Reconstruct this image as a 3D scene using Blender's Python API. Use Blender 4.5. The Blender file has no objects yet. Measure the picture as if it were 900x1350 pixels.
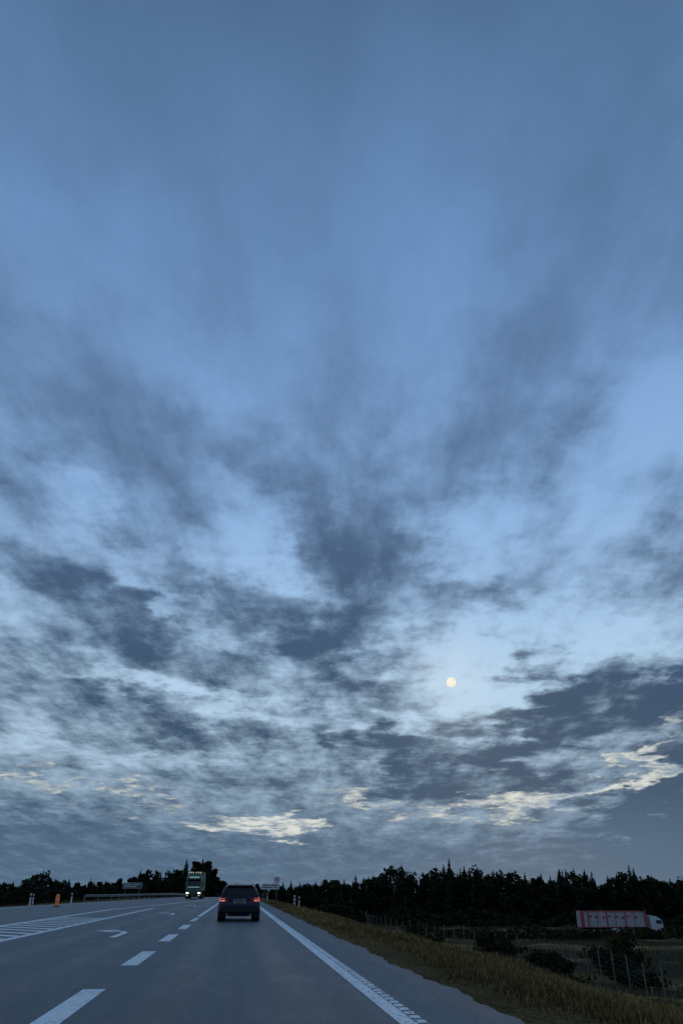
import bpy, math, random
import numpy as np
from mathutils import Vector, Matrix
R = random.Random(7)
rng = np.random.default_rng(11)
scn = bpy.context.scene
col = scn.collection
scn.view_settings.view_transform = 'Standard'
scn.view_settings.look = 'None'
scn.view_settings.exposure = 0

def s2l(c):
    return tuple((v/255/12.92 if v/255 <= .04045 else ((v/255+.055)/1.055)**2.4) for v in c) + (1.0,)

# ------------------------------------------------------------------ world sky
w = bpy.data.worlds.new("World"); scn.world = w; w.use_nodes = True
nt = w.node_tree; nt.nodes.clear()
class G:
    def __init__(s, nt): s.nt = nt
    def n(s, t, **k):
        nd = s.nt.nodes.new(t)
        for a, b in k.items(): setattr(nd, a, b)
        return nd
    def put(s, sock, v):
        if isinstance(v, bpy.types.NodeSocket): s.nt.links.new(v, sock)
        else: sock.default_value = v
    def m(s, op, a, b=0.0, c=0.0, clamp=False):
        nd = s.n('ShaderNodeMath', operation=op, use_clamp=clamp)
        s.put(nd.inputs[0], a); s.put(nd.inputs[1], b)
        if op in ('MULTIPLY_ADD',): s.put(nd.inputs[2], c)
        return nd.outputs[0]
    def sm(s, v, a, b, lo=0.0, hi=1.0):
        nd = s.n('ShaderNodeMapRange', interpolation_type='SMOOTHSTEP')
        s.put(nd.inputs[0], v)
        for i, x in enumerate((a, b, lo, hi)): nd.inputs[1+i].default_value = x
        return nd.outputs[0]
    def noise(s, vec, scale, detail=6, rough=.55, dist=0.0, dim='3D'):
        nd = s.n('ShaderNodeTexNoise', noise_dimensions=dim)
        s.put(nd.inputs['Vector'], vec); nd.inputs['Scale'].default_value = scale
        nd.inputs['Detail'].default_value = detail; nd.inputs['Roughness'].default_value = rough
        nd.inputs['Distortion'].default_value = dist
        return nd
    def comb(s, x, y, z=0.0):
        nd = s.n('ShaderNodeCombineXYZ'); s.put(nd.inputs[0], x); s.put(nd.inputs[1], y); s.put(nd.inputs[2], z)
        return nd.outputs[0]
    def sep(s, v):
        nd = s.n('ShaderNodeSeparateXYZ'); s.put(nd.inputs[0], v); return nd.outputs
    def mix(s, f, a, b):
        nd = s.n('ShaderNodeMix', data_type='RGBA'); s.put(nd.inputs[0], f); s.put(nd.inputs[6], a); s.put(nd.inputs[7], b)
        return nd.outputs[2]
    def ramp(s, v, stops):
        nd = s.n('ShaderNodeValToRGB'); s.put(nd.inputs[0], v); e = nd.color_ramp.elements
        while len(e) > 1: e.remove(e[-1])
        e[0].position = stops[0][0]; e[0].color = stops[0][1]
        for p, c in stops[1:]:
            k = e.new(p); k.color = c
        return nd.outputs[0]
g = G(nt)
tc = g.n('ShaderNodeTexCoord'); X, Y, Z = g.sep(tc.outputs['Generated'])
az = g.m('MULTIPLY', g.m('ARCTAN2', X, Y), 57.2958)
el = g.m('MULTIPLY', g.m('ARCSINE', Z), 57.2958)
k = g.m('DIVIDE', 1.0, g.m('ADD', g.m('MAXIMUM', Z, 0.0), 0.12))
Px, Py = g.m('MULTIPLY', X, k), g.m('MULTIPLY', Y, k)
P = g.comb(Px, Py, 0.0)
# wind-drawn cloud: stretched along a heading of ~9 degrees
ca_, sa_ = math.cos(math.radians(9)), math.sin(math.radians(9))
Qx = g.m('SUBTRACT', g.m('MULTIPLY', Px, ca_), g.m('MULTIPLY', Py, sa_))
Qy = g.m('ADD', g.m('MULTIPLY', Px, sa_), g.m('MULTIPLY', Py, ca_))
Q = g.comb(Qx, g.m('MULTIPLY', Qy, .42), 0.0)
wn = g.sep(g.noise(P, 2.4, 5, .60, dim='2D').outputs['Color'])
az2 = g.m('ADD', az, g.m('MULTIPLY', g.m('SUBTRACT', wn[0], .5), 20.0))
elw = g.m('MULTIPLY', g.m('ADD', el, 2.0), .66)
el2 = g.m('ADD', el, g.m('MULTIPLY', g.m('SUBTRACT', wn[1], .5), elw))
AE = g.comb(az2, el2, 0.0)
def blobs(lst, acc, kk=1.0):
    for (a, e, ra, re, rot, wt) in lst:
        mp = g.n('ShaderNodeMapping', vector_type='TEXTURE')
        g.put(mp.inputs['Vector'], AE)
        mp.inputs['Location'].default_value = (a, e, 0)
        mp.inputs['Rotation'].default_value = (0, 0, math.radians(rot))
        mp.inputs['Scale'].default_value = (ra, re, 1)
        gr = g.n('ShaderNodeTexGradient', gradient_type='SPHERICAL'); g.put(gr.inputs[0], mp.outputs[0])
        acc = g.m('MULTIPLY_ADD', g.sm(gr.outputs['Fac'], 0, 1), wt*kk, acc)
    return acc
F = [ # az, el, radius_az, radius_el, tilt, weight (+ thick cloud, - thin bright)
 (7.8,23.0,7,14,0,1.2),(17.9,33,22,9,35,.9),(27,40,14,8,40,.5),(18,20,13,4,-25,1.2),
 (-8,17.3,20,4.0,-25,1.0),(-17,21.5,14,4.0,-20,.8),(30,11.6,11,3.0,22,2.8),(23.5,12.8,8,3.0,15,2.0),
 (20,8.8,7,4.5,45,2.1),(12.7,8,8,3.3,-20,1.8),(31,5.0,12,5.5,35,3.0),(7.1,16.4,14,4.0,-15,1.0),(9.3,10.8,4,4.5,0,1.0),
 (-15,34,18,6,-15,.5),(-.5,33,16,6,-20,.6),(34,20,5,3.5,20,.6),(-13,3.8,16,3,0,.7),(-4,10.2,18,2.0,-5,.6),(40,53,26,16,0,.7),
 (4,7.2,12,1.8,0,.5),(-16,28,12,3,-20,.6),(3,19,8,2.5,-25,.6),(-9,12,18,1.8,-10,.5),
 (15.8,13.2,10,5.5,0,-2.0),(30,27,18,9,30,-1.3),(17.5,25,7,5,0,-1.0),(25,17.5,18,4,5,-1.7),
 (-1.2,26.5,7,4,-40,-1.2),(-11.7,25,9,2.5,-25,-1.0),(-7,20,13,2,-25,-1.2),(-13,21,5,2,-20,-.6),(1.5,22.3,9,3,-35,-1.0),
 (-3.6,39,11,7,0,-.5),(-15,45,16,9,0,-.5),(19,47,20,11,0,-.45),(-5,13.1,11,1.4,-8,-1.1),(-13,14.6,8,1.4,-8,-.9),
 (3,12.2,8,1.7,-5,-1.0),(34,31,10,6,20,-.6),(26,9.3,7,1.8,20,-1.0),(-8,8.5,14,1.0,0,-.8)]
fbig = g.noise(P, 1.25, 3, .56, dim='2D').outputs['Fac']
fsm = g.noise(Q, 5.6, 7, .62, dim='2D').outputs['Fac']
ftiny = g.noise(P, 13.0, 5, .62, dim='2D').outputs['Fac']
d0 = g.m('MULTIPLY', g.m('SUBTRACT', fbig, .5), 1.6)
fs_amp = g.sm(el, 22, 50, 4.4, 1.9)
d0 = g.m('MULTIPLY_ADD', g.m('SUBTRACT', fsm, .5), fs_amp, d0)
ft_amp = g.sm(el, 12, 40, 1.7, .35)
d0 = g.m('MULTIPLY_ADD', g.m('SUBTRACT', ftiny, .5), ft_amp, d0)
d = blobs(F, d0, 1.0)
d = g.m('ADD', d, g.sm(el, 1.5, 5.5, 1.4, 0.2))
t = g.sm(d, -1.75, 2.1)
E = g.m('DIVIDE', g.m('MAXIMUM', el, 0.0), 90.0)
def st(l): return [(a/90, s2l(c)) for a, c in l]
bright = g.ramp(E, st([(0,(108,134,160)),(3.5,(136,161,186)),(6,(162,188,211)),(10,(182,210,233)),(14,(179,210,236)),(20,(160,195,232)),(27,(142,180,224)),(36,(126,164,212)),(46,(113,152,201)),(55,(100,136,181)),(63,(87,118,157)),(90,(80,108,140))]))
dark = g.ramp(E, st([(0,(80,107,132)),(3,(76,102,127)),(6,(63,87,112)),(12,(60,83,109)),(20,(69,93,122)),(28,(77,102,135)),(37,(85,113,149)),(46,(86,116,154)),(55,(79,109,144)),(63,(69,97,130)),(90,(68,94,122))]))
c = g.mix(t, bright, dark)
W = [(.2,4.0,6,.9,-3,1.1),(3.8,4.1,3.2,1.1,0,1.2),(-10,6.6,10,.7,-6,.7),(-6,5.4,6,.6,0,.5),(8.7,5.9,6.5,.8,-3,.8),
     (16.2,4.9,7.5,1.2,5,1.0),(22.3,5.4,7,1.1,15,.8),(29.0,7.8,9,1.2,25,1.05)]
wb = blobs(W, 0.0)
wv = g.m('ADD', g.m('MULTIPLY_ADD', g.m('SUBTRACT', ftiny, .5), 2.0, g.m('MULTIPLY', g.m('SUBTRACT', fsm, .5), 2.0)), wb)
wv = g.m('MULTIPLY', g.sm(wv, .15, 1.6), g.sm(wb, .0, .5))
c = g.mix(wv, c, s2l((216,220,214)))
# aureole of the moon in the thin cloud
ea, aa = math.radians(14.0), math.radians(15.6)
mdir = (math.cos(ea)*math.sin(aa), math.cos(ea)*math.cos(aa), math.sin(ea))
dt = g.m('ADD', g.m('ADD', g.m('MULTIPLY', X, mdir[0]), g.m('MULTIPLY', Y, mdir[1])), g.m('MULTIPLY', Z, mdir[2]))
au = g.m('POWER', g.m('MAXIMUM', dt, 0.0), 600.0)
c = g.mix(g.m('MULTIPLY', au, .32), c, s2l((212,226,236)))
bgc = g.n('ShaderNodeBackground'); g.put(bgc.inputs[0], c); bgc.inputs[1].default_value = 1.0
sky = g.n('ShaderNodeTexSky'); sky.sky_type = 'NISHITA'; sky.sun_disc = False
sky.sun_elevation = math.radians(10); sky.sun_rotation = math.radians(20)
bgs = g.n('ShaderNodeBackground'); g.put(bgs.inputs[0], sky.outputs[0]); bgs.inputs[1].default_value = .05
mx = g.n('ShaderNodeMixShader'); mx.inputs[0].default_value = .99
nt.links.new(bgs.outputs[0], mx.inputs[1]); nt.links.new(bgc.outputs[0], mx.inputs[2])
o = g.n('ShaderNodeOutputWorld'); nt.links.new(mx.outputs[0], o.inputs[0])

sl = bpy.data.lights.new("sun", 'SUN'); sl.energy = .04; sl.angle = math.radians(25); sl.color = (1, .95, .88)
so = bpy.data.objects.new("sun", sl); col.objects.link(so)
sd = Vector((math.sin(math.radians(20)), math.cos(math.radians(20)), math.tan(math.radians(10))))
so.rotation_euler = sd.to_track_quat('Z', 'Y').to_euler()

# ------------------------------------------------------------------ materials
def pmat(name, c, rough=.6, metal=0, emit=None, es=0, spec=.5, coat=0):
    m = bpy.data.materials.new(name); m.use_nodes = True
    b = m.node_tree.nodes['Principled BSDF']
    b.inputs['Base Color'].default_value = (*c, 1); b.inputs['Roughness'].default_value = rough
    b.inputs['Metallic'].default_value = metal; b.inputs['Specular IOR Level'].default_value = spec
    b.inputs['Coat Weight'].default_value = coat
    if emit: b.inputs['Emission Color'].default_value = (*emit, 1); b.inputs['Emission Strength'].default_value = es
    gg = G(m.node_tree)
    tcn = gg.n('ShaderNodeTexCoord')
    nz = gg.noise(tcn.outputs['Object'], 3.0, 5, .6).outputs['Fac']
    f = gg.sm(nz, .3, .7)
    gg.put(b.inputs['Base Color'], gg.mix(f, (*[v*.75 for v in c], 1), (*[min(1, v*1.12) for v in c], 1)))
    return m
def nmat(name):
    m = bpy.data.materials.new(name); m.use_nodes = True
    return m, G(m.node_tree), m.node_tree.nodes['Principled BSDF']

def asphalt(name, ca, cb, r0, r1, spec=.5):
    m, gg, b = nmat(name)
    geo = gg.n('ShaderNodeNewGeometry'); p = geo.outputs['Position']; px, py, pz = gg.sep(p)
    speck = gg.noise(p, 38, 4, .8, dim='2D').outputs['Fac']
    med = gg.noise(gg.comb(gg.m('MULTIPLY', px, 3.2), gg.m('MULTIPLY', py, .07)), 1.0, 6, .66, dim='2D').outputs['Fac']
    patch = gg.noise(gg.comb(gg.m('MULTIPLY', px, 1.6), gg.m('MULTIPLY', py, .5)), 1.0, 8, .78, dim='2D').outputs['Fac']
    ph = gg.m('ABSOLUTE', gg.m('SUBTRACT', gg.m('ABSOLUTE', gg.m('SUBTRACT', gg.m('MODULO', gg.m('ADD', px, 38.85), 3.7), 1.85)), .78))
    trk = gg.sm(ph, .10, .5, 1, 0)
    base = gg.mix(gg.sm(med, .3, .7), (*[v*.85 for v in ca], 1), (*[v*1.1 for v in cb], 1))
    base = gg.mix(gg.m('MULTIPLY', gg.sm(speck, .5, .64), .9), base, (*[v*4.2 for v in cb], 1))
    base = gg.mix(gg.m('MULTIPLY', trk, .55), base, (*[v*.5 for v in ca], 1))
    base = gg.mix(gg.m('MULTIPLY', gg.sm(patch, .52, .66), .7), base, (*[v*2.0 for v in cb], 1))
    gg.put(b.inputs['Base Color'], base)
    r = gg.m('ADD', gg.sm(patch, .25, .75, r0, r1), gg.m('MULTIPLY', trk, -.08))
    r = gg.m('ADD', r, gg.sm(speck, .3, .7, -.09, .09))
    gg.put(b.inputs['Roughness'], r); b.inputs['Specular IOR Level'].default_value = spec
    bp = gg.n('ShaderNodeBump'); bp.inputs['Strength'].default_value = .9; bp.inputs['Distance'].default_value = .014
    gg.put(bp.inputs['Height'], speck); gg.put(b.inputs['Normal'], bp.outputs[0])
    return m
m_asph = asphalt('asphalt', (.030,.036,.043), (.048,.056,.065), .44, .56, .46)
m_asph2 = asphalt('asphalt_shoulder', (.050,.060,.070), (.07,.082,.094), .56, .64, .4)
m_asph3 = asphalt('asphalt_dry', (.035,.037,.04), (.05,.052,.055), .9, .95, .1)
m_paint, gg, b = nmat('road_paint')
p = gg.n('ShaderNodeNewGeometry').outputs['Position']
wv_ = gg.noise(p, 14, 6, .7).outputs['Fac']
w2_ = gg.noise(p, 1.3, 4, .6).outputs['Fac']
gg.put(b.inputs['Base Color'], gg.mix(gg.m('MULTIPLY', gg.sm(wv_, .48, .62), gg.sm(w2_, .3, .6)), (.88,.89,.88,1), (.22,.23,.24,1)))
b.inputs['Roughness'].default_value = .5

m_ground, gg, b = nmat('ground_soil_grass')
p = gg.n('ShaderNodeNewGeometry').outputs['Position']; px, py, pz = gg.sep(p)
n1 = gg.noise(p, .35, 7, .65).outputs['Fac']; n2 = gg.noise(p, 9, 5, .7).outputs['Fac']
n3 = gg.noise(gg.comb(gg.m('MULTIPLY', px, .03), gg.m('MULTIPLY', py, .07)), 1.0, 6, .65).outputs['Fac']
gr = gg.mix(gg.sm(n1, .35, .65), (.11,.074,.024,1), (.21,.135,.05,1))
gr = gg.mix(gg.sm(n2, .35, .7), (.055,.038,.016,1), gr)
fld = gg.mix(gg.sm(n3, .46, .58), (.035,.032,.012,1), (.34,.235,.085,1))
fld = gg.mix(gg.sm(n2, .3, .7), (.035,.03,.014,1), fld)
b_ = gg.mix(gg.sm(px, 13, 22), gr, fld)
b_ = gg.mix(gg.sm(px, -24, -19, 1, 0), b_, (.03,.032,.014,1))
gg.put(b.inputs['Base Color'], b_); b.inputs['Roughness'].default_value = 1; b.inputs['Specular IOR Level'].default_value = .05
bp = gg.n('ShaderNodeBump'); bp.inputs['Strength'].default_value = .8; bp.inputs['Distance'].default_value = .05
gg.put(bp.inputs['Height'], n2); gg.put(b.inputs['Normal'], bp.outputs[0])

def attr_mat(name, rough=.8):
    m, gg, b = nmat(name)
    a = gg.n('ShaderNodeAttribute', attribute_name='Col'); gg.put(b.inputs['Base Color'], a.outputs['Color'])
    b.inputs['Roughness'].default_value = rough; b.inputs['Specular IOR Level'].default_value = .06
    return m
m_leaf = attr_mat('foliage'); m_grass = attr_mat('grass_blades')
m_bark = pmat('bark', (.05,.04,.03), .9)

# ------------------------------------------------------------------ terrain
def dip(y):
    t = np.clip((np.asarray(y, float)-150)/100, 0, None); return -np.minimum(t*t*.8, 3.0)
def lat(x):
    return np.interp(x, [-3000,-60,-40,-24,-19,2.9,3.0,4,12,20,40,3000], [-3,-3,-2.4,-.2,-.03,-.03,-.02,-.1,-1.7,-5.2,-6.6,-6.6])
def zt(x, y):
    x = np.asarray(x, float); y = np.asarray(y, float)
    wr = np.interp(x, [-60,-20,4,20], [.2,1,1,.1])
    amp = np.interp(x, [-40,-20,3.2,8,30], [.25,0,0,.1,.25])
    bump = np.sin(x*.37+y*.11)*np.sin(y*.23-x*.08)+.5*np.sin(x*1.1+1.3)*np.sin(y*.9)
    return lat(x)+dip(y)*wr+amp*bump
def mk(name, verts, faces, mats, midx=None, colors=None, smooth=False, loc=(0,0,0), rz=0):
    me = bpy.data.meshes.new(name)
    me.from_pydata([tuple(v) for v in verts] if not isinstance(verts, np.ndarray) else verts.tolist(), [], faces if not isinstance(faces, np.ndarray) else faces.tolist())
    for m in mats: me.materials.append(m)
    if midx is not None: me.polygons.foreach_set('material_index', np.asarray(midx, dtype=np.int32))
    if smooth: me.polygons.foreach_set('use_smooth', [True]*len(me.polygons))
    if colors is not None:
        ca = me.color_attributes.new('Col', 'FLOAT_COLOR', 'POINT')
        cc = np.ones((len(me.vertices), 4), dtype=np.float32); cc[:, :3] = colors
        ca.data.foreach_set('color', cc.ravel())
    me.update()
    ob = bpy.data.objects.new(name, me); col.objects.link(ob); ob.location = loc; ob.rotation_euler = (0,0,rz)
    return ob
xs = np.array(sorted(set([-3000,-1500,-700,-350,-200,-140,-100,-80]+list(np.arange(-60,-20,2.5))+[-19.5,-19,-12,-5,2.7,2.9,3.0]+list(np.arange(3.4,24,.6))+list(np.arange(24,60,2.5))+list(np.arange(60,200,8))+[230,300,420,700,1500,3000])))
ys = np.array(sorted(set([-3000,-1000,-300,-100,-50]+list(np.arange(-20,60,1.5))+list(np.arange(60,150,3))+list(np.arange(150,460,5))+[500,600,800,1200,2000,3000])))
GX, GY = np.meshgrid(xs, ys); V = np.stack([GX, GY, zt(GX, GY)], -1).reshape(-1, 3)
nx = len(xs); fs = [(j*nx+i, j*nx+i+1, (j+1)*nx+i+1, (j+1)*nx+i) for j in range(len(ys)-1) for i in range(nx-1)]
mk('ground', V, fs, [m_ground], smooth=True)

def strip(vs, f, xa, xb, ya, yb, z, seg=5.0):
    fa = xa if callable(xa) else (lambda y: xa); fb = xb if callable(xb) else (lambda y: xb)
    n = max(1, int(math.ceil((yb-ya)/seg))); b0 = len(vs)
    for i in range(n+1):
        y = ya+(yb-ya)*i/n; zz = float(dip(y))+z
        vs.append((fa(y), y, zz)); vs.append((fb(y), y, zz))
    for i in range(n): a = b0+2*i; f.append((a, a+1, a+3, a+2))
xl = lambda y: float(np.interp(y, [-20,40,70,165,440], [-17,-18.5,-18.5,-12,-12]))
vs, f = [], []; strip(vs, f, xl, 2.02, -20, 430, 0.0); mk('road', vs, f, [m_asph])
vs, f = [], []; strip(vs, f, 2.02, lambda y: 2.95+.05*math.sin(y*.7)+.04*math.sin(y*2.3)+.03*math.sin(y*7.1), -20, 430, 0.0, .25); mk('road_shoulder', vs, f, [m_asph2])
vs, f = [], []
strip(vs, f, 1.70, 1.88, -20, 330, .004)
for i in range(4):
    a = 8.75+7.1*i; strip(vs, f, -2.0, -1.70, a, a+3.5, .004)
strip(vs, f, -2.0, -1.70, 1.7, 5.2, .004)
strip(vs, f, -2.0, -1.76, 37.2, 42, .004); strip(vs, f, -2.0, -1.78, 44, 120, .004)
for i in range(12): strip(vs, f, -1.95, -1.78, 124+12*i, 130+12*i, .004)
strip(vs, f, -6.3, -6.05, 2, 64, .004)
lx = lambda y: float(np.interp(y, [0,62,100,125,400], [-8.8,-8.8,-5.4,-3.9,-3.9]))
strip(vs, f, lambda y: lx(y)-.15, lambda y: lx(y)+.15, 2, 125, .004)
strip(vs, f, lambda y: xl(y)+.9, lambda y: xl(y)+1.12, 2, 320, .004)
yy = 4.0
while yy < 42:
    b0 = len(vs); vs += [(-6.32, yy, .004), (-6.32, yy+.55, .004), (-8.63, yy+2.75, .004), (-8.63, yy+2.2, .004)]
    f.append((b0, b0+1, b0+2, b0+3)); yy += 1.55
def arrow(x, y):
    for poly in ([(.08,0),(.28,0),(.28,2.6),(.08,2.6)], [(.08,2.604),(.28,2.604),(.12,3.5),(-.3,4.1),(-.42,3.6),(0,3.2)], [(-.18,2.9),(-.305,4.15),(-.24,4.9),(-.95,4.1)]):
        b0 = len(vs); vs.extend([(x+a, y+c_, .0045) for a, c_ in poly]); f.append(tuple(range(b0, b0+len(poly))))
arrow(-3.65, 25); arrow(-3.75, 47); arrow(-3.75, 72)
mk('road_marking', vs, f, [m_paint])
vs, f = [], []
yy = 2.0
while yy < 120:
    b0 = len(vs)
    for (x_, y_, z_) in [(1.885,0,.001),(2.0,0,.001),(2.0,.15,.001),(1.885,.15,.001),(1.885,.02,.011),(1.99,.02,.011),(1.99,.13,.011),(1.885,.13,.011)]:
        vs.append((x_, yy+y_, z_))
    f += [(b0,b0+1,b0+5,b0+4),(b0+1,b0+2,b0+6,b0+5),(b0+2,b0+3,b0+7,b0+6),(b0+4,b0+5,b0+6,b0+7)]
    yy += .3
mk('rumble_strip', vs, f, [m_paint])

# ------------------------------------------------------------------ grass
def grass(name, n, xr, yr, h0, h1, wd, power=1.0, palette=None, sideleft=False):
    x = xr[0]+(xr[1]-xr[0])*rng.random(n); y = yr[0]+(yr[1]-yr[0])*rng.random(n)**power
    cl = np.sin(x*1.9+np.sin(y*.8)*2)*np.sin(y*1.3+np.sin(x*.9)*2)
    keep = rng.random(n) < .6+.4*cl
    x, y, cl = x[keep], y[keep], cl[keep]; n = len(x)
    z = zt(x, y)-.01
    edge = np.clip((x-xr[0])/1.2, .2, 1) if not sideleft else 1
    h = (h0+(h1-h0)*rng.random(n)**2.2)*(.75+.35*cl)*edge
    a = rng.random(n)*6.283; ln = (rng.random(n)*.85)*h; la = a+rng.normal(0, .5, n)+.0
    ww = wd*(.6+.8*rng.random(n))
    bx, by = np.cos(a+1.57)*ww/2, np.sin(a+1.57)*ww/2
    V = np.zeros((n, 5, 3))
    V[:,0] = np.stack([x-bx, y-by, z], -1); V[:,1] = np.stack([x+bx, y+by, z], -1)
    mxx, myy, mz = x+np.cos(la)*ln*.35, y+np.sin(la)*ln*.35, z+h*.6
    V[:,2] = np.stack([mxx+bx*.7, myy+by*.7, mz], -1); V[:,3] = np.stack([mxx-bx*.7, myy-by*.7, mz], -1)
    V[:,4] = np.stack([x+np.cos(la)*ln, y+np.sin(la)*ln, z+h*(.85+.15*rng.random(n))], -1)
    pal = np.array(palette or [(.24,.152,.045),(.14,.098,.028),(.36,.225,.085),(.47,.30,.13),(.085,.066,.022)])
    c_ = pal[rng.integers(0, len(pal), n)]*(.6+.6*rng.random((n,1)))
    big = .5+.5*np.sin(x*.45+y*.13+1)*np.sin(y*.21-x*.3)
    c_ = c_*(.55+.65*big[:,None])
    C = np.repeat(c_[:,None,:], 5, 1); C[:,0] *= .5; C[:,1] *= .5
    i = np.arange(n)[:,None]*5
    q = (i+np.array([0,1,2,3])).tolist(); t_ = (i+np.array([3,2,4])).tolist()
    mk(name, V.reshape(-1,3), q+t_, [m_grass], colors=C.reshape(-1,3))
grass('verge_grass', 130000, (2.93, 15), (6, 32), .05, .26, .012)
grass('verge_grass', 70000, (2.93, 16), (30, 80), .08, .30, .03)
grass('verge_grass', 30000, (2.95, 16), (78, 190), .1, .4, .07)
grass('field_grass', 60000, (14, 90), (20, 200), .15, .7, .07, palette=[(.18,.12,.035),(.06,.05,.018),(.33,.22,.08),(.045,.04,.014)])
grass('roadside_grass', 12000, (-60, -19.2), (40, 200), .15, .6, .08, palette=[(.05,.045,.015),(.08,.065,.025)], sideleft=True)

# ------------------------------------------------------------------ vegetation
def leaves(cen, n, size, base, jitter=.4):
    a = rng.normal(size=(n,3)); a /= np.linalg.norm(a, axis=1)[:,None]
    b = rng.normal(size=(n,3)); b -= (a*b).sum(1)[:,None]*a; b /= np.linalg.norm(b, axis=1)[:,None]
    s = size*(.5+rng.random(n))[:,None]
    V = np.stack([cen-a*s*.6-b*s*.35, cen+a*s*.6-b*s*.3, cen+a*s*.15+b*s*.7], 1)
    cc = np.array(base)*(1+jitter*(rng.random((n,1))-.5)*2)
    return V, np.repeat(cc[:,None,:], 3, 1)
def cyl_np(p0, p1, r0, r1, n=5):
    p0 = np.array(p0, float); p1 = np.array(p1, float); ax = p1-p0; ax /= np.linalg.norm(ax)
    u = np.cross(ax, [0.3,.9,.1]); u /= np.linalg.norm(u); v = np.cross(ax, u); T = []
    for i in range(n):
        a, b = 2*math.pi*i/n, 2*math.pi*(i+1)/n
        A = p0+(u*math.cos(a)+v*math.sin(a))*r0; B = p0+(u*math.cos(b)+v*math.sin(b))*r0
        C = p1+(u*math.cos(b)+v*math.sin(b))*r1; D = p1+(u*math.cos(a)+v*math.sin(a))*r1
        T += [[A,B,C],[A,C,D]]
    return np.array(T)
class Veg:
    def __init__(s): s.V=[]; s.C=[]; s.M=[]
    def add(s, V, C, m): s.V.append(V); s.C.append(C); s.M.append(np.full(len(V), m))
    def wood(s, *a): T = cyl_np(*a); s.add(T, np.full(T.shape, .04), 1)
    def build(s, name):
        V = np.concatenate(s.V); C = np.concatenate(s.C); M = np.concatenate(s.M)
        return mk(name, V.reshape(-1,3), np.arange(len(V)*3).reshape(-1,3), [m_leaf, m_bark], M, C.reshape(-1,3))
LC = (.026,.032,.013)
def broad(vg, x, y, z, h, wd, n=320, leaf=.6, colr=LC, low=.22, rk=(.17,.28), kc=None):
    vg.wood((x,y,z-.3), (x,y,z+h*.7), .018*h+.05, .03, 6)
    k_ = kc or R.randint(7, 11)
    for i in range(k_):
        t_ = (i+R.random())/k_; a = R.random()*6.283; hh = h*(low+(.88-low)*t_)
        prof_ = math.sin(math.pi*min(1, .25+.7*t_))**.7
        rr = wd*.5*prof_*R.random()**.5*.85
        c_ = np.array([x+math.cos(a)*rr, y+math.sin(a)*rr, z+hh]); vg.wood((x,y,z+hh*.6), tuple(c_), .05, .02, 4)
        rad = wd*R.uniform(*rk)*(1 if t_ < .8 else .75); m_ = n//k_
        o_ = rng.normal(size=(m_,3)); o_ /= np.linalg.norm(o_, axis=1)[:,None]; o_ *= rad*(rng.random((m_,1))**.4)*np.array([1,1,.8])
        sh = R.uniform(.65,1.3)
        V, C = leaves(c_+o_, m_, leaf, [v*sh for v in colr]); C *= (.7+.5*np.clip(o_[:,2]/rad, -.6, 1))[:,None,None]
        vg.add(V, C, 0)
def spruce(vg, x, y, z, h, wd, colr=(.017,.023,.012)):
    vg.wood((x,y,z-.3), (x,y,z+h), .014*h+.05, .02, 5)
    L = int(h*1.6)+4; T = []; 
    for i in range(L):
        t_ = (i+.5)/L; zz = z+h*(.04+.94*t_); rr = wd*.5*min(1,(1-t_)*1.5)**.9*R.uniform(.75,1.2)+.10
        for j in range(10):
            a = R.random()*6.283; r2 = rr*R.uniform(.6,1.15); w_ = .26*r2+.14
            ca, sa = math.cos(a), math.sin(a)
            tip = (x+ca*r2, y+sa*r2, zz-r2*.25)
            T.append([(x-sa*w_*.4,y+ca*w_*.4,zz+.1),(x+ca*r2*.6+sa*w_,y+sa*r2*.6-ca*w_,zz-r2*.2),tip])
            T.append([(x,y,zz+.35),(x+ca*r2*.5-sa*w_,y+sa*r2*.5+ca*w_,zz-r2*.35-.15),tip])
    T = np.array(T); C = np.ones(T.shape)*np.array(colr)*(.6+.8*rng.random((len(T),1,1)))
    vg.add(T, C, 0)
def hprof(px, pts): return float(np.interp(px, [p[0] for p in pts], [p[1] for p in pts]))
rf = Veg()
# height of the canopy above eye level, by bearing
topR = [(0.9,2.4),(3,3.2),(5.5,3.6),(7,4.6),(8.3,3.6),(9.5,4.6),(10.8,9.0),(11.8,5.6),(13,6.2),(14.2,9.2),(15.0,7.2),(16,8.6),(17.3,5.4),(18.3,7.8),(19.5,5.0),(20.5,4.4),(22,5.2),(23,6.8),(24.3,4.6),(25.5,5.0),(26.5,6.4),(27.5,4.4),(28.5,3.8),(29.5,4.6),(31,3.6),(45,5)]
for row in range(4):
    azd = 2.6 if row else 3.0
    while azd < 43:
        rad = 258+row*11+R.uniform(-5,5)+ (40 if azd < 6 else 0)
        x_ = rad*math.sin(math.radians(azd)); y_ = rad*math.cos(math.radians(azd)); z_ = float(zt(x_, y_))
        top = hprof(azd, topR)*R.uniform(.45,1.12)*(.88+.04*row)
        h = max(4.0, top+1.2-z_)
        if R.random() < .36: spruce(rf, x_, y_, z_, h*R.uniform(.96,1.12), h*.44)
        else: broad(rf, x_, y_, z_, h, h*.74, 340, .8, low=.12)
        azd += R.uniform(.36,.85)
n = 16000; A = np.radians(3+40*rng.random(n)); rad = 252+rng.random(n)*14+np.where(A < .1, 40, 0)
cx, cy = rad*np.sin(A), rad*np.cos(A); cen = np.stack([cx, cy, zt(cx, cy)+rng.random(n)*5.5*(.7+.3*np.sin(A*90))], -1)
V, C = leaves(cen, n, 1.3, (.014,.017,.008)); rf.add(V, C, 0)
rf.build('forest_treeline')
lf = Veg()
topL = [(-24,5.2),(-17,4.3),(-13.8,3.8),(-13.2,6.9),(-12.6,6.2),(-12,4.4),(-9.5,3.9),(-8,4.6),(-7.2,4.0),(-6.2,6.8),(-5.2,5.6),(-4.5,7.1),(-3.6,6.8)]
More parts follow.
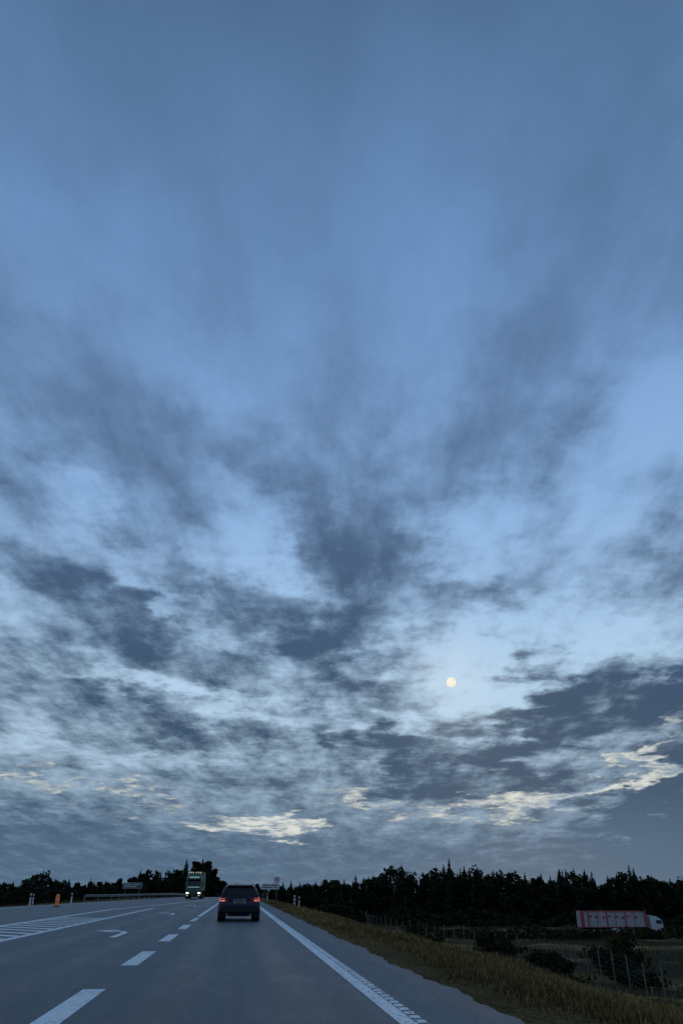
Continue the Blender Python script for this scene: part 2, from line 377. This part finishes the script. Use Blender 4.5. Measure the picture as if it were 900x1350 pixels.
for row in range(3):
    azd = -34
    while azd < -3.9:
        rad = 240+row*12+R.uniform(-5,5); x_ = rad*math.sin(math.radians(azd)); y_ = rad*math.cos(math.radians(azd)); z_ = float(zt(x_, y_))
        top = hprof(azd, topL)*R.uniform(.72,1.12); h = max(3.0, top-z_)
        if R.random() < .25: spruce(lf, x_, y_, z_, h, h*.5)
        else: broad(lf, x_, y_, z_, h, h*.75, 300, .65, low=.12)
        azd += R.uniform(.45,.9)
n = 9000; A = np.radians(-34+30.3*rng.random(n)); rad = 226+rng.random(n)*24
cx, cy = rad*np.sin(A), rad*np.cos(A); cen = np.stack([cx, cy, zt(cx, cy)+rng.random(n)*4.2], -1)
V, C = leaves(cen, n, 1.1, (.014,.017,.008)); lf.add(V, C, 0)
lf.build('woodland_treeline')
ff = Veg()
xx = -60
while xx < 60:
    for row in range(2):
        x_ = xx+R.uniform(-1,1); y_ = 455+row*12; z_ = float(zt(x_, y_)); h = R.uniform(6.5,8.5)
        (spruce if R.random() < .4 else (lambda v,a,b,c_,d_,e: broad(v,a,b,c_,d_,e,160,1.0)))(ff, x_, y_, z_, h, h*.6)
    xx += R.uniform(2.0,3.2)
n = 3500; cx = -60+120*rng.random(n); cy = 448+rng.random(n)*10; V, C = leaves(np.stack([cx,cy,zt(cx,cy)+rng.random(n)*5],-1), n, 1.4, (.016,.019,.01)); ff.add(V, C, 0)
ff.build('distant_forest')
for (x_, y_, h, wd, s_) in [(-19.5,392,18.5,9,0),(-24,385,17.5,8,1),(-15.2,400,18.6,8,0),(-12.0,408,15,7,0),(-28,395,14,9,0),(-9.8,418,11,6,0),(-7.4,425,9,6,0),(-17.5,405,19.0,7,1),(-31,400,12,8,0),(-13.2,392,16.5,6,1)]:
    vg = Veg(); z_ = float(zt(x_, y_))
    if s_: spruce(vg, x_, y_, z_, h, wd); vg.build('spruce_tree')
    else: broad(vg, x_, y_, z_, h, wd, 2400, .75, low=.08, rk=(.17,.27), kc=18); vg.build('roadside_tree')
def shrub(x_, y_, h, wd, n=1300, colr=(.022,.024,.010)):
    vg = Veg(); z_ = float(zt(x_, y_))
    for i in range(14):
        a = R.random()*6.283; l = R.uniform(.2,1.15)
        tip = np.array([x_+math.cos(a)*wd*.46*l, y_+math.sin(a)*wd*.46*l, z_+h*R.uniform(.15,1.0)*(1.1-.45*l)])
        vg.wood((x_+math.cos(a)*.15,y_+math.sin(a)*.15,z_-.1), tuple(tip), .035, .012, 4)
        m_ = n//14; sc = R.uniform(.07,.13); o_ = rng.normal(size=(m_,3))*np.array([wd*sc,wd*sc,h*sc*1.3])
        cc_ = tip+o_; cc_[:,2] = np.maximum(cc_[:,2], z_+.05)
        V, C = leaves(cc_, m_, .24, [v*R.uniform(.7,1.3) for v in colr]); vg.add(V, C, 0)
    vg.build('shrub')
for s_ in [(32.7,105,3.0,4.6),(36.7,76.7,3.6,4.0),(37.9,83,2.2,4.6),(31.5,82,1.3,3.6),(34.5,92,1.3,4.6),(44,95,1.7,5),(27,120,1.3,4.8),(41,70,1.4,4),(26,66,.8,3.4),(34,70,1.0,3.8),(48,108,1.3,5),(39,118,1.3,5)]:
    shrub(*s_)
def hedge(n, cx, cy, hh, size, colr=(.02,.022,.009)):
    vg = Veg(); cen = np.stack([cx,cy,zt(cx,cy)+rng.random(n)*hh],-1); V, C = leaves(cen, n, size, colr); vg.add(V, C, 0); vg.build('hedge')
n = 12000; cx = 20+160*rng.random(n); hedge(n, cx, 207-.11*cx+rng.normal(0,1.2,n), 1.2+1.5*np.abs(np.sin(cx*.21)*np.sin(cx*.083+1)), .6)
n = 9000; cx = 30+110*rng.random(n); hedge(n, cx, 152-.09*cx+rng.normal(0,1.1,n), 1.3+.8*np.abs(np.sin(cx*.33)*np.sin(cx*.117+2)), .4, (.03,.03,.012))
n = 5000; cx = 18+60*rng.random(n)**1.3; hedge(n, cx, 232-.1*cx+rng.normal(0,2,n), 1.5+1.8*np.abs(np.sin(cx*.17)), .7)
n = 5000; u_ = rng.random(n); cx = -26-60*u_; cy = 120+30*u_+rng.normal(0,1.0,n)
hedge(n, cx, cy, .6+.9*np.abs(np.sin(cx*.31))+np.clip(-zt(cx,cy)*.6,0,3), .4, (.014,.017,.008))

# ------------------------------------------------------------------ builder
class B:
    def __init__(s, mats): s.v=[]; s.f=[]; s.m=[]; s.mats=mats; s.M=Matrix.Identity(4)
    def _add(s, vs, fs, m):
        b = len(s.v); s.v += [tuple(s.M @ Vector(v)) for v in vs]; s.f += [tuple(b+i for i in q) for q in fs]; s.m += [m]*len(fs)
    def box(s, x0,x1,y0,y1,z0,z1,m=0, tx=0, ty=0):
        a = [(x0,y0,z0),(x1,y0,z0),(x1,y1,z0),(x0,y1,z0),(x0+tx,y0+ty,z1),(x1-tx,y0+ty,z1),(x1-tx,y1-ty,z1),(x0+tx,y1-ty,z1)]
        s._add(a, [(3,2,1,0),(4,5,6,7),(0,1,5,4),(1,2,6,5),(2,3,7,6),(3,0,4,7)], m)
    def cyl(s, p0, p1, r, m=0, n=20, r1=None):
        p0 = Vector(p0); p1 = Vector(p1); ax = (p1-p0).normalized(); u = ax.orthogonal().normalized(); v = ax.cross(u); r1 = r if r1 is None else r1
        vs = [tuple(p0+(u*math.cos(2*math.pi*i/n)+v*math.sin(2*math.pi*i/n))*r) for i in range(n)]+[tuple(p1+(u*math.cos(2*math.pi*i/n)+v*math.sin(2*math.pi*i/n))*r1) for i in range(n)]
        s._add(vs, [(i,(i+1)%n,n+(i+1)%n,n+i) for i in range(n)]+[tuple(range(n))[::-1], tuple(range(n,2*n))], m)
    def poly(s, pts, m=0): s._add(pts, [tuple(range(len(pts)))], m)
    def loft(s, secs, m=0, cap=True):
        n = len(secs[0]); vs = [p for q in secs for p in q]; fs = []
        for j in range(len(secs)-1):
            for i in range(n): fs.append((j*n+i, j*n+(i+1)%n, (j+1)*n+(i+1)%n, (j+1)*n+i))
        if cap: fs += [tuple(range(n))[::-1], tuple(range((len(secs)-1)*n, len(secs)*n))]
        s._add(vs, fs, m)
    def build(s, name, loc=(0,0,0), rz=0, bev=0, smooth=False):
        ob = mk(name, s.v, s.f, s.mats, s.m, loc=loc, rz=rz, smooth=smooth)
        if bev:
            md = ob.modifiers.new('bevel', 'BEVEL'); md.width = bev; md.segments = 2; md.limit_method = 'ANGLE'; md.angle_limit = math.radians(40)
        return ob
m_car = pmat('car_paint_dark_blue', (.004,.006,.015), .33, .0, coat=.2, spec=.3)
m_glass = pmat('tinted_glass', (.008,.010,.012), .08, spec=.45)
m_black = pmat('black_plastic', (.008,.008,.009), .65, spec=.3)
m_rub = pmat('tyre_rubber', (.012,.012,.012), .85)
m_rim = pmat('alloy', (.3,.31,.33), .35, .8)
m_tail = pmat('tail_light_lit', (.40,.03,.03), .25, emit=(1,.16,.13), es=.45)
m_taild = pmat('tail_light_lens', (.13,.01,.01), .15, emit=(1,.05,.04), es=.02)
m_tw = pmat('light_white_lens', (.6,.5,.48), .2, emit=(1,.62,.55), es=.5)
m_plate = pmat('number_plate', (.28,.29,.28), .5)
m_chr = pmat('chrome', (.3,.32,.35), .3, 1)
# ---- car
c = B([m_car, m_glass, m_black, m_rub, m_rim, m_tail, m_taild, m_tw, m_plate, m_chr])
def sec(y, w_, zb, zt_, topw=None, e=.12):
    tw = topw if topw is not None else w_-.05
    pts = [(0,zb),(w_-.16,zb),(w_-.03,zb+.08),(w_,zb+(zt_-zb)*.45),(w_-.012,zb+(zt_-zb)*.72),(tw,zt_-.03),(tw-.08,zt_),(0,zt_+.005)]
    r_ = [(x_, y, z_) for x_, z_ in pts]; return r_+[(-x_, y, z_) for x_, _, z_ in r_[::-1] if x_ > 0]
secs = [sec(0.0,.80,.36,.60),sec(.03,.86,.30,.66),sec(.08,.885,.24,.90,.80),sec(.14,.895,.22,.965,.82),sec(.35,.905,.2,1.0,.85),sec(1.2,.91,.2,.99,.86),sec(2.4,.91,.2,.96,.86),sec(3.35,.905,.2,.94,.84),sec(3.9,.895,.2,.88,.8),sec(4.35,.86,.22,.8,.74),sec(4.58,.78,.27,.68,.66),sec(4.67,.66,.32,.56,.55)]
c.loft(secs, 0)
def gsec(y, wb, zb, wt, zt2): 
    pts = [(wb,zb),(wb-.02,zb+.04),(wb-(wb-wt)*.55,zb+(zt2-zb)*.6),(wt+.01,zt2-.06),(wt-.07,zt2-.012),(0,zt2)]
    return [(x_,y,z_) for x_,z_ in pts]+[(-x_,y,z_) for x_,z_ in pts[:-1][::-1]]
def shear(sec_, z0, k_): return [(x_, y_+(z_-z0)*k_, z_) for x_, y_, z_ in sec_]
c.loft([shear(gsec(.16,.80,.96,.60,1.38),.96,.72), gsec(.62,.83,.97,.64,1.425), gsec(1.4,.84,.97,.66,1.445), gsec(2.2,.84,.96,.65,1.43), shear(gsec(3.25,.80,.93,.56,1.38),.93,-1.5)], 1)
rs = []
for (y_, w_, z_) in [(.45,.58,1.40),(.66,.635,1.435),(1.4,.655,1.455),(2.2,.64,1.44),(2.55,.6,1.41)]:
    rs.append([(w_+.012,y_,z_-.085),(w_-.06,y_,z_-.008),(0,y_,z_+.006),(-w_+.06,y_,z_-.008),(-w_-.012,y_,z_-.085),(-w_+.03,y_,z_-.095),(0,y_,z_-.06),(w_-.03,y_,z_-.095)])
c.loft(rs, 0)
c.box(-.54,.54,.36,.5,1.385,1.41,0); c.box(-.15,.15,.356,.37,1.375,1.39,6)
for sx in (-1,1):
    c.cyl((sx*.585,.68,1.465),(sx*.585,2.3,1.46),.014,2,8)
    for yy in (.72,1.45,2.25): c.box(sx*.585-.02,sx*.585+.02,yy-.04,yy+.04,1.41,1.465,2)
    a = [(sx*.825,.13,.955),(sx*.70,.15,.965),(sx*.555,.43,1.36),(sx*.655,.48,1.36)]
    c.loft([a, [(p_[0]*1.0,p_[1]+.20,p_[2]) for p_ in a]], 0)
    q = lambda x0,x1,z0,z1,y0,y1,m: c.box(min(sx*x0,sx*x1),max(sx*x0,sx*x1),y0,y1,z0,z1,m)
    q(.50,.86,.74,.91,.045,.20,6); q(.64,.875,.865,.90,.036,.24,5); q(.80,.882,.755,.858,.038,.26,5); q(.64,.78,.78,.82,.036,.12,7)
    q(.55,.80,.40,.44,-.008,.05,6)
    c.box(min(sx*.90,sx*1.07),max(sx*.90,sx*1.07),2.72,2.85,.96,1.10,0); c.box(min(sx*.915,sx*1.055),max(sx*.915,sx*1.055),2.712,2.722,.975,1.085,1)
    for wy in (.86,3.62):
        c.cyl((sx*.70,wy,.325),(sx*.925,wy,.325),.325,3,28); c.cyl((sx*.80,wy,.325),(sx*.93,wy,.325),.215,4,20); c.cyl((sx*.60,wy,.35),(sx*.912,wy,.35),.375,2,28)
    c.cyl((sx*.52,-.01,.27),(sx*.52,.3,.27),.035,9,12)
    c.box(min(sx*.62,sx*.9),max(sx*.62,sx*.9),.08,.55,.18,.40,2)
c.box(-.50,.50,.055,.12,.64,.86,0); c.box(-.27,.27,.036,.056,.69,.80,8); c.box(-.30,.30,.034,.058,.835,.855,9)
c.box(-.78,.78,-.012,.05,.36,.50,2); c.box(-.80,.80,-.006,.06,.585,.60,2); c.box(-.40,.40,.07,.3,.19,.36,2)
c.cyl((.02,.20,1.0),(-.34,.235,1.06),.012,2,6); c.box(-.24,.24,.03,.037,.70,.705,2)
for i in range(6): c.box(-.21+i*.07,-.175+i*.07,.033,.036,.715,.785,2)
c.build('estate_car', (.12,37.0,0), 0, .012)

# ---- oncoming truck
m_green = pmat('truck_paint_green', (.02,.10,.06), .4, coat=.3)
m_hl = pmat('headlight_lit', (.9,.9,.85), .2, emit=(1,.93,.72), es=2.6)
m_hls = pmat('marker_light_lit', (.9,.8,.5), .2, emit=(1,.85,.55), es=.5)
m_sign = pmat('lit_name_panel', (.5,.6,.55), .5, emit=(.6,.9,.75), es=.2)
m_box = pmat('trailer_grey', (.05,.075,.065), .6)
t = B([m_green, m_glass, m_black, m_rub, m_chr, m_hl, m_hls, m_sign, m_box])
t.loft([[(-1.2,.02,.42),(1.2,.02,.42),(1.25,.3,.42),(1.25,2.2,.42),(-1.25,2.2,.42),(-1.25,.3,.42)],[(-1.2,.0,1.3),(1.2,.0,1.3),(1.25,.28,1.3),(1.25,2.2,1.3),(-1.25,2.2,1.3),(-1.25,.28,1.3)],
        [(-1.17,.05,1.75),(1.17,.05,1.75),(1.25,.32,1.75),(1.25,2.2,1.75),(-1.25,2.2,1.75),(-1.25,.32,1.75)],[(-1.1,.28,2.75),(1.1,.28,2.75),(1.22,.55,2.75),(1.22,2.2,2.75),(-1.22,2.2,2.75),(-1.22,.55,2.75)],
        [(-1.02,.55,3.35),(1.02,.55,3.35),(1.15,.85,3.35),(1.15,2.2,3.35),(-1.15,2.2,3.35),(-1.15,.85,3.35)],[(-.8,1.0,3.75),(.8,1.0,3.75),(1.0,1.25,3.75),(1.0,2.2,3.75),(-1.0,2.2,3.75),(-1.0,1.25,3.75)]], 0)
t.poly([(-1.08,.035,1.80),(1.08,.035,1.80),(1.02,.25,2.62),(-1.02,.25,2.62)], 1)
t.box(-1.1,1.1,-.08,.35,2.68,2.84,2)
for i in range(5): t.box(-.62,.62,-.035,.02,.95+i*.13,1.02+i*.13,4 if i%2 else 2)
t.box(-.9,.9,-.02,.02,1.62,1.73,7); t.box(-.8,.8,.40,.50,2.95,3.2,7)
t.box(-1.24,1.24,-.06,.4,.32,.62,2); t.box(-.28,.28,-.075,-.06,.42,.55,8)
for sx in (-1,1):
    t.box(min(sx*.72,sx*1.12),max(sx*.72,sx*1.12),-.05,.1,.74,.92,5); t.box(min(sx*.8,sx*1.05),max(sx*.8,sx*1.05),-.075,0,.42,.52,6)
    t.box(min(sx*1.3,sx*1.5),max(sx*1.3,sx*1.5),.15,.35,1.75,2.5,2); t.box(min(sx*1.1,sx*1.4),max(sx*1.1,sx*1.4),.22,.3,2.4,2.46,2)
    for wy in (1.35,4.6,9.5,10.8): t.cyl((sx*.85,wy,.5),(sx*1.24,wy,.5),.5,3,24)
    for k_ in (.25,.62,.95): t.cyl((sx*k_,.88-.1*k_,3.80),(sx*k_,.98,3.80),.085,6,12)
t.cyl((-1.05,.93,3.80),(1.05,.93,3.80),.03,4,8)
t.box(-1.27,1.27,2.6,14,1.15,3.98,8); t.box(-.5,.5,2.0,13.8,.7,1.13,2)
t.build('oncoming_truck', (-7.0,135,0), 0, .02)

# ---- articulated truck on lower road
m_red = pmat('trailer_red', (.36,.045,.05), .6); m_wh = pmat('white_paint', (.5,.5,.5), .5); m_pan = pmat('curtain_pale', (.38,.34,.34), .7)
a = B([m_red, m_wh, m_pan, m_black, m_rub, m_glass, m_rim])
a.box(-8,5.2,-1.25,1.25,1.15,3.95,2)
for y0, y1 in ((-1.29,-1.25),(1.25,1.29)):
    a.box(-8.02,5.22,y0,y1,3.78,3.99,0); a.box(-8.02,5.22,y0,y1,1.1,1.25,0)
    for x0, x1 in ((-8.02,-7.3),(4.75,5.22)): a.box(x0,x1,y0,y1,1.252,3.778,0)
    for i in range(12):
        x0 = -6.6+i*.93
        a.box(x0,x0+(.10 if i%4 else .3),y0+.006,y1-.006,1.252,3.778,0 if i%2 == 0 else 1)
    for i in range(8): a.box(-6.4+i*1.3,-5.7+i*1.3,y0+.012,y1-.012,2.9-.12*(i%3),3.25-.12*(i%3),0)
a.box(-7.8,5,-.45,.45,.8,1.1,3)
for x_ in (-5.6,-4.3,-3.0,5.4,7.7):
    for sy in (-1,1): a.cyl((x_,sy*.85,.5),(x_,sy*1.22,.5),.5,4,24); a.cyl((x_,sy*1.1,.5),(x_,sy*1.23,.5),.26,6,16)
a.box(4.6,8.4,-.5,.5,.55,1.0,3)
a.loft([[(5.9,-1.22,.55),(8.35,-1.22,.55),(8.35,1.22,.55),(5.9,1.22,.55)],[(5.9,-1.24,1.7),(8.38,-1.24,1.7),(8.38,1.24,1.7),(5.9,1.24,1.7)],[(5.9,-1.2,2.5),(8.15,-1.2,2.5),(8.15,1.2,2.5),(5.9,1.2,2.5)],[(5.9,-1.1,3.3),(7.3,-1.0,3.05),(7.3,1.0,3.05),(5.9,1.1,3.3)]], 1)
for sy in (-1,1): a.poly([(7.1,sy*1.25,1.75),(8.2,sy*1.26,1.75),(8.05,sy*1.225,2.4),(7.1,sy*1.225,2.4)], 5); a.box(3.0,4.6,sy*1.0-.15,sy*1.0+.15,.5,1.05,3); a.box(-2.2,2.6,sy*1.18-.02,sy*1.18+.02,.55,1.0,1)
a.poly([(8.40,-1.1,1.75),(8.40,1.1,1.75),(8.2,1.05,2.45),(8.2,-1.05,2.45)], 5)
tx, ty = 75.9, 160.8
a.build('articulated_truck', (tx,ty,-6.45), math.radians(-5), .02)
vs, f = [], []
for i in range(41):
    s_ = -10+i*6; x_ = tx+(s_-40)*math.cos(math.radians(-5)); y_ = ty+(s_-40)*math.sin(math.radians(-5))
    vs += [(x_,y_-9,-7.8),(x_,y_-4,-6.45),(x_,y_+4,-6.45),(x_,y_+9,-7.8)]
for i in range(40):
    k_ = i*4; f += [(k_,k_+4,k_+5,k_+1),(k_+1,k_+5,k_+6,k_+2),(k_+2,k_+6,k_+7,k_+3)]
mk('side_road', vs, f, [m_ground, m_asph3], [0,1,0]*40)

# ------------------------------------------------------------------ street furniture
m_steel = pmat('galvanised_steel', (.2,.21,.225), .55, .4)
m_orange = pmat('marker_orange', (.75,.20,.02), .5, emit=(1,.25,.02), es=.06)
m_white = pmat('plastic_white', (.7,.7,.68), .5); m_redr = pmat('reflector_red', (.5,.04,.03), .4)
m_brown = pmat('sign_grey_back', (.10,.11,.12), .6)
def guard(name, pts):
    b = B([m_steel]); P_ = [Vector((x_,y_,float(dip(y_)))) for x_,y_ in pts]
    for i in range(len(P_)-1):
        p0, p1 = P_[i], P_[i+1]; dv = (p1-p0); nn = Vector((-dv.y,dv.x,0)).normalized()
        prof = [(.03,.45),(-.04,.50),(-.04,.56),(.03,.60),(-.04,.64),(-.04,.70),(.03,.75),(.05,.75),(.05,.45)]
        b.loft([[tuple(p_+nn*q_[0]+Vector((0,0,q_[1]))) for q_ in prof] for p_ in (p0,p1)], 0)
        k_ = max(1,int(dv.length/4))
        for j in range(k_):
            p_ = p0+dv*(j/k_)+nn*.1; b.box(p_.x-.04,p_.x+.04,p_.y-.05,p_.y+.05,p_.z-.3,p_.z+.72,0)
    b.build(name)
guard('guard_rail', [(-18.2,104),(-16.2,112),(-14.6,130),(-13.2,150),(-12.8,175),(-12.6,230)])
guard('guard_rail', [(3.9,128),(3.6,134),(3.6,170),(3.6,240)])
def marker(x_, y_, h=1.0, kind=0):
    z_ = float(zt(x_, y_)); b = B([m_white, m_black, m_redr, m_orange])
    b.loft([[(-.06,-.03,-.15),(.06,-.03,-.15),(.06,.04,-.15),(-.06,.04,-.15)],[(-.06,-.03,h*.93),(.06,-.03,h*.93),(.06,.04,h*.93),(-.06,.04,h*.93)],[(-.05,-.02,h),(.05,-.02,h),(.05,.03,h),(-.05,.03,h)]], 0)
    if kind == 0: b.box(-.064,.064,-.034,.044,h*.70,h*.86,1); b.box(-.03,.03,-.038,-.034,h*.72,h*.84,2)
    else:
        for i in range(3): b.box(-.11,.11,-.045,.05,h*(.15+i*.3),h*(.30+i*.3),2)
        b.box(-.105,.105,-.04,.045,h*.1,h*1.0,0)
    b.build('marker_post', (x_,y_,z_))
marker(6.3,92,1.25,1); marker(6.95,94,1.25,0); marker(4.0,112,1.0,0); marker(-17.7,75,1.0); marker(-15.6,82,1.0); marker(3.9,160,1.0); marker(-20.5,88,.95)
b = B([m_orange, m_white, m_black])
b.cyl((0,0,0),(0,0,.06),.24,2,20); b.cyl((0,0,.06),(0,0,.85),.17,0,20,.15); b.cyl((0,0,.85),(0,0,.93),.15,0,20,.07)
b.cyl((0,0,.50),(0,0,.60),.168,1,20,.166)
b.build('traffic_bollard', (-14.9,72.4,.0))
b = B([m_steel, m_brown, m_white])
for x_ in (-1.2,1.2): b.cyl((x_,.05,-.6),(x_,.05,2.5),.045,0,10)
b.box(-1.65,1.65,-.03,.0,1.55,2.45,2); b.box(-1.6,1.6,-.036,-.031,1.60,2.40,1)
for i, (x0,x1,z0) in enumerate([(-1.4,-.1,2.1),(.1,1.3,2.1),(-1.4,.6,1.78)]): b.box(x0,x1,-.041,-.037,z0,z0+.14,2)
b.build('direction_sign', (-18.3,149,float(zt(-18.3,149))), math.radians(5))
b = B([m_steel, m_white, m_black, m_redr])
for x_ in (-1.1,1.1): b.cyl((x_,.05,-.8),(x_,.05,2.95 if x_ < 0 else 3.9),.045,0,10)
b.box(-1.6,1.6,-.03,0,1.9,2.85,2); b.box(-1.55,1.55,-.036,-.031,1.95,2.80,1)
for (x0,x1,z0) in [(-1.4,-.3,2.52),(-.1,1.3,2.52),(-1.4,.2,2.2),(.5,1.2,2.2)]: b.box(x0,x1,-.041,-.037,z0,z0+.13,2)
b.cyl((1.1,-.03,3.5),(1.1,0,3.5),.5,3,28); b.cyl((1.1,-.036,3.5),(1.1,-.031,3.5),.37,1,28)
b.box(.95,1.25,-.042,-.037,3.4,3.6,2)
b.build('roadside_sign', (5.9,150,float(zt(5.9,150))-.1))
b = B([pmat('weathered_wood', (.14,.125,.11), .9), m_steel]); pr = None
for i in range(44):
    y_ = 60+i*4.2; x_ = 31+4*math.sin(i*.16)+.05*i*2; z_ = float(zt(x_,y_)); h = 2.3+R.uniform(-.08,.08); l_ = R.uniform(-.06,.06)
    b.cyl((x_,y_,z_-.3),(x_+l_,y_,z_+h),.06,0,7)
    if pr:
        for hz in (.3,.65,1.0,1.35,1.7,2.05): b.cyl((pr[0],pr[1],pr[2]+hz),(x_,y_,z_+hz),.005,1,4)
    pr = (x_,y_,z_)
b.build('wildlife_fence')

# ------------------------------------------------------------------ moon
m_moon, gg, b_ = nmat('moon_surface')
tcn = gg.n('ShaderNodeTexCoord'); nz = gg.noise(tcn.outputs['Object'], .12, 4, .5).outputs['Fac']
em = gg.n('ShaderNodeEmission'); gg.put(em.inputs[0], gg.mix(gg.sm(nz,.35,.65), s2l((252,246,230)), s2l((244,234,212)))); em.inputs[1].default_value = 1.0
gg.nt.links.new(em.outputs[0], gg.nt.nodes['Material Output'].inputs[0])
bpy.ops.mesh.primitive_uv_sphere_add(segments=48, ring_count=24, radius=2600*math.tan(math.radians(.36)))
mo = bpy.context.object; mo.name = 'moon'; mo.data.materials.append(m_moon)
for p_ in mo.data.polygons: p_.use_smooth = True
mo.location = (2600*mdir[0], 2600*mdir[1], 2600*mdir[2]+1.2)

# ------------------------------------------------------------------ camera
cd = bpy.data.cameras.new("camera"); cd.sensor_fit = 'VERTICAL'; cd.sensor_height = 36; cd.lens = 26; cd.clip_end = 9000; cd.clip_start = .1
co = bpy.data.objects.new("camera", cd); col.objects.link(co); co.location = (0,0,1.2)
co.rotation_euler = (math.radians(90+27.1), 0, math.radians(-7.13)); scn.camera = co
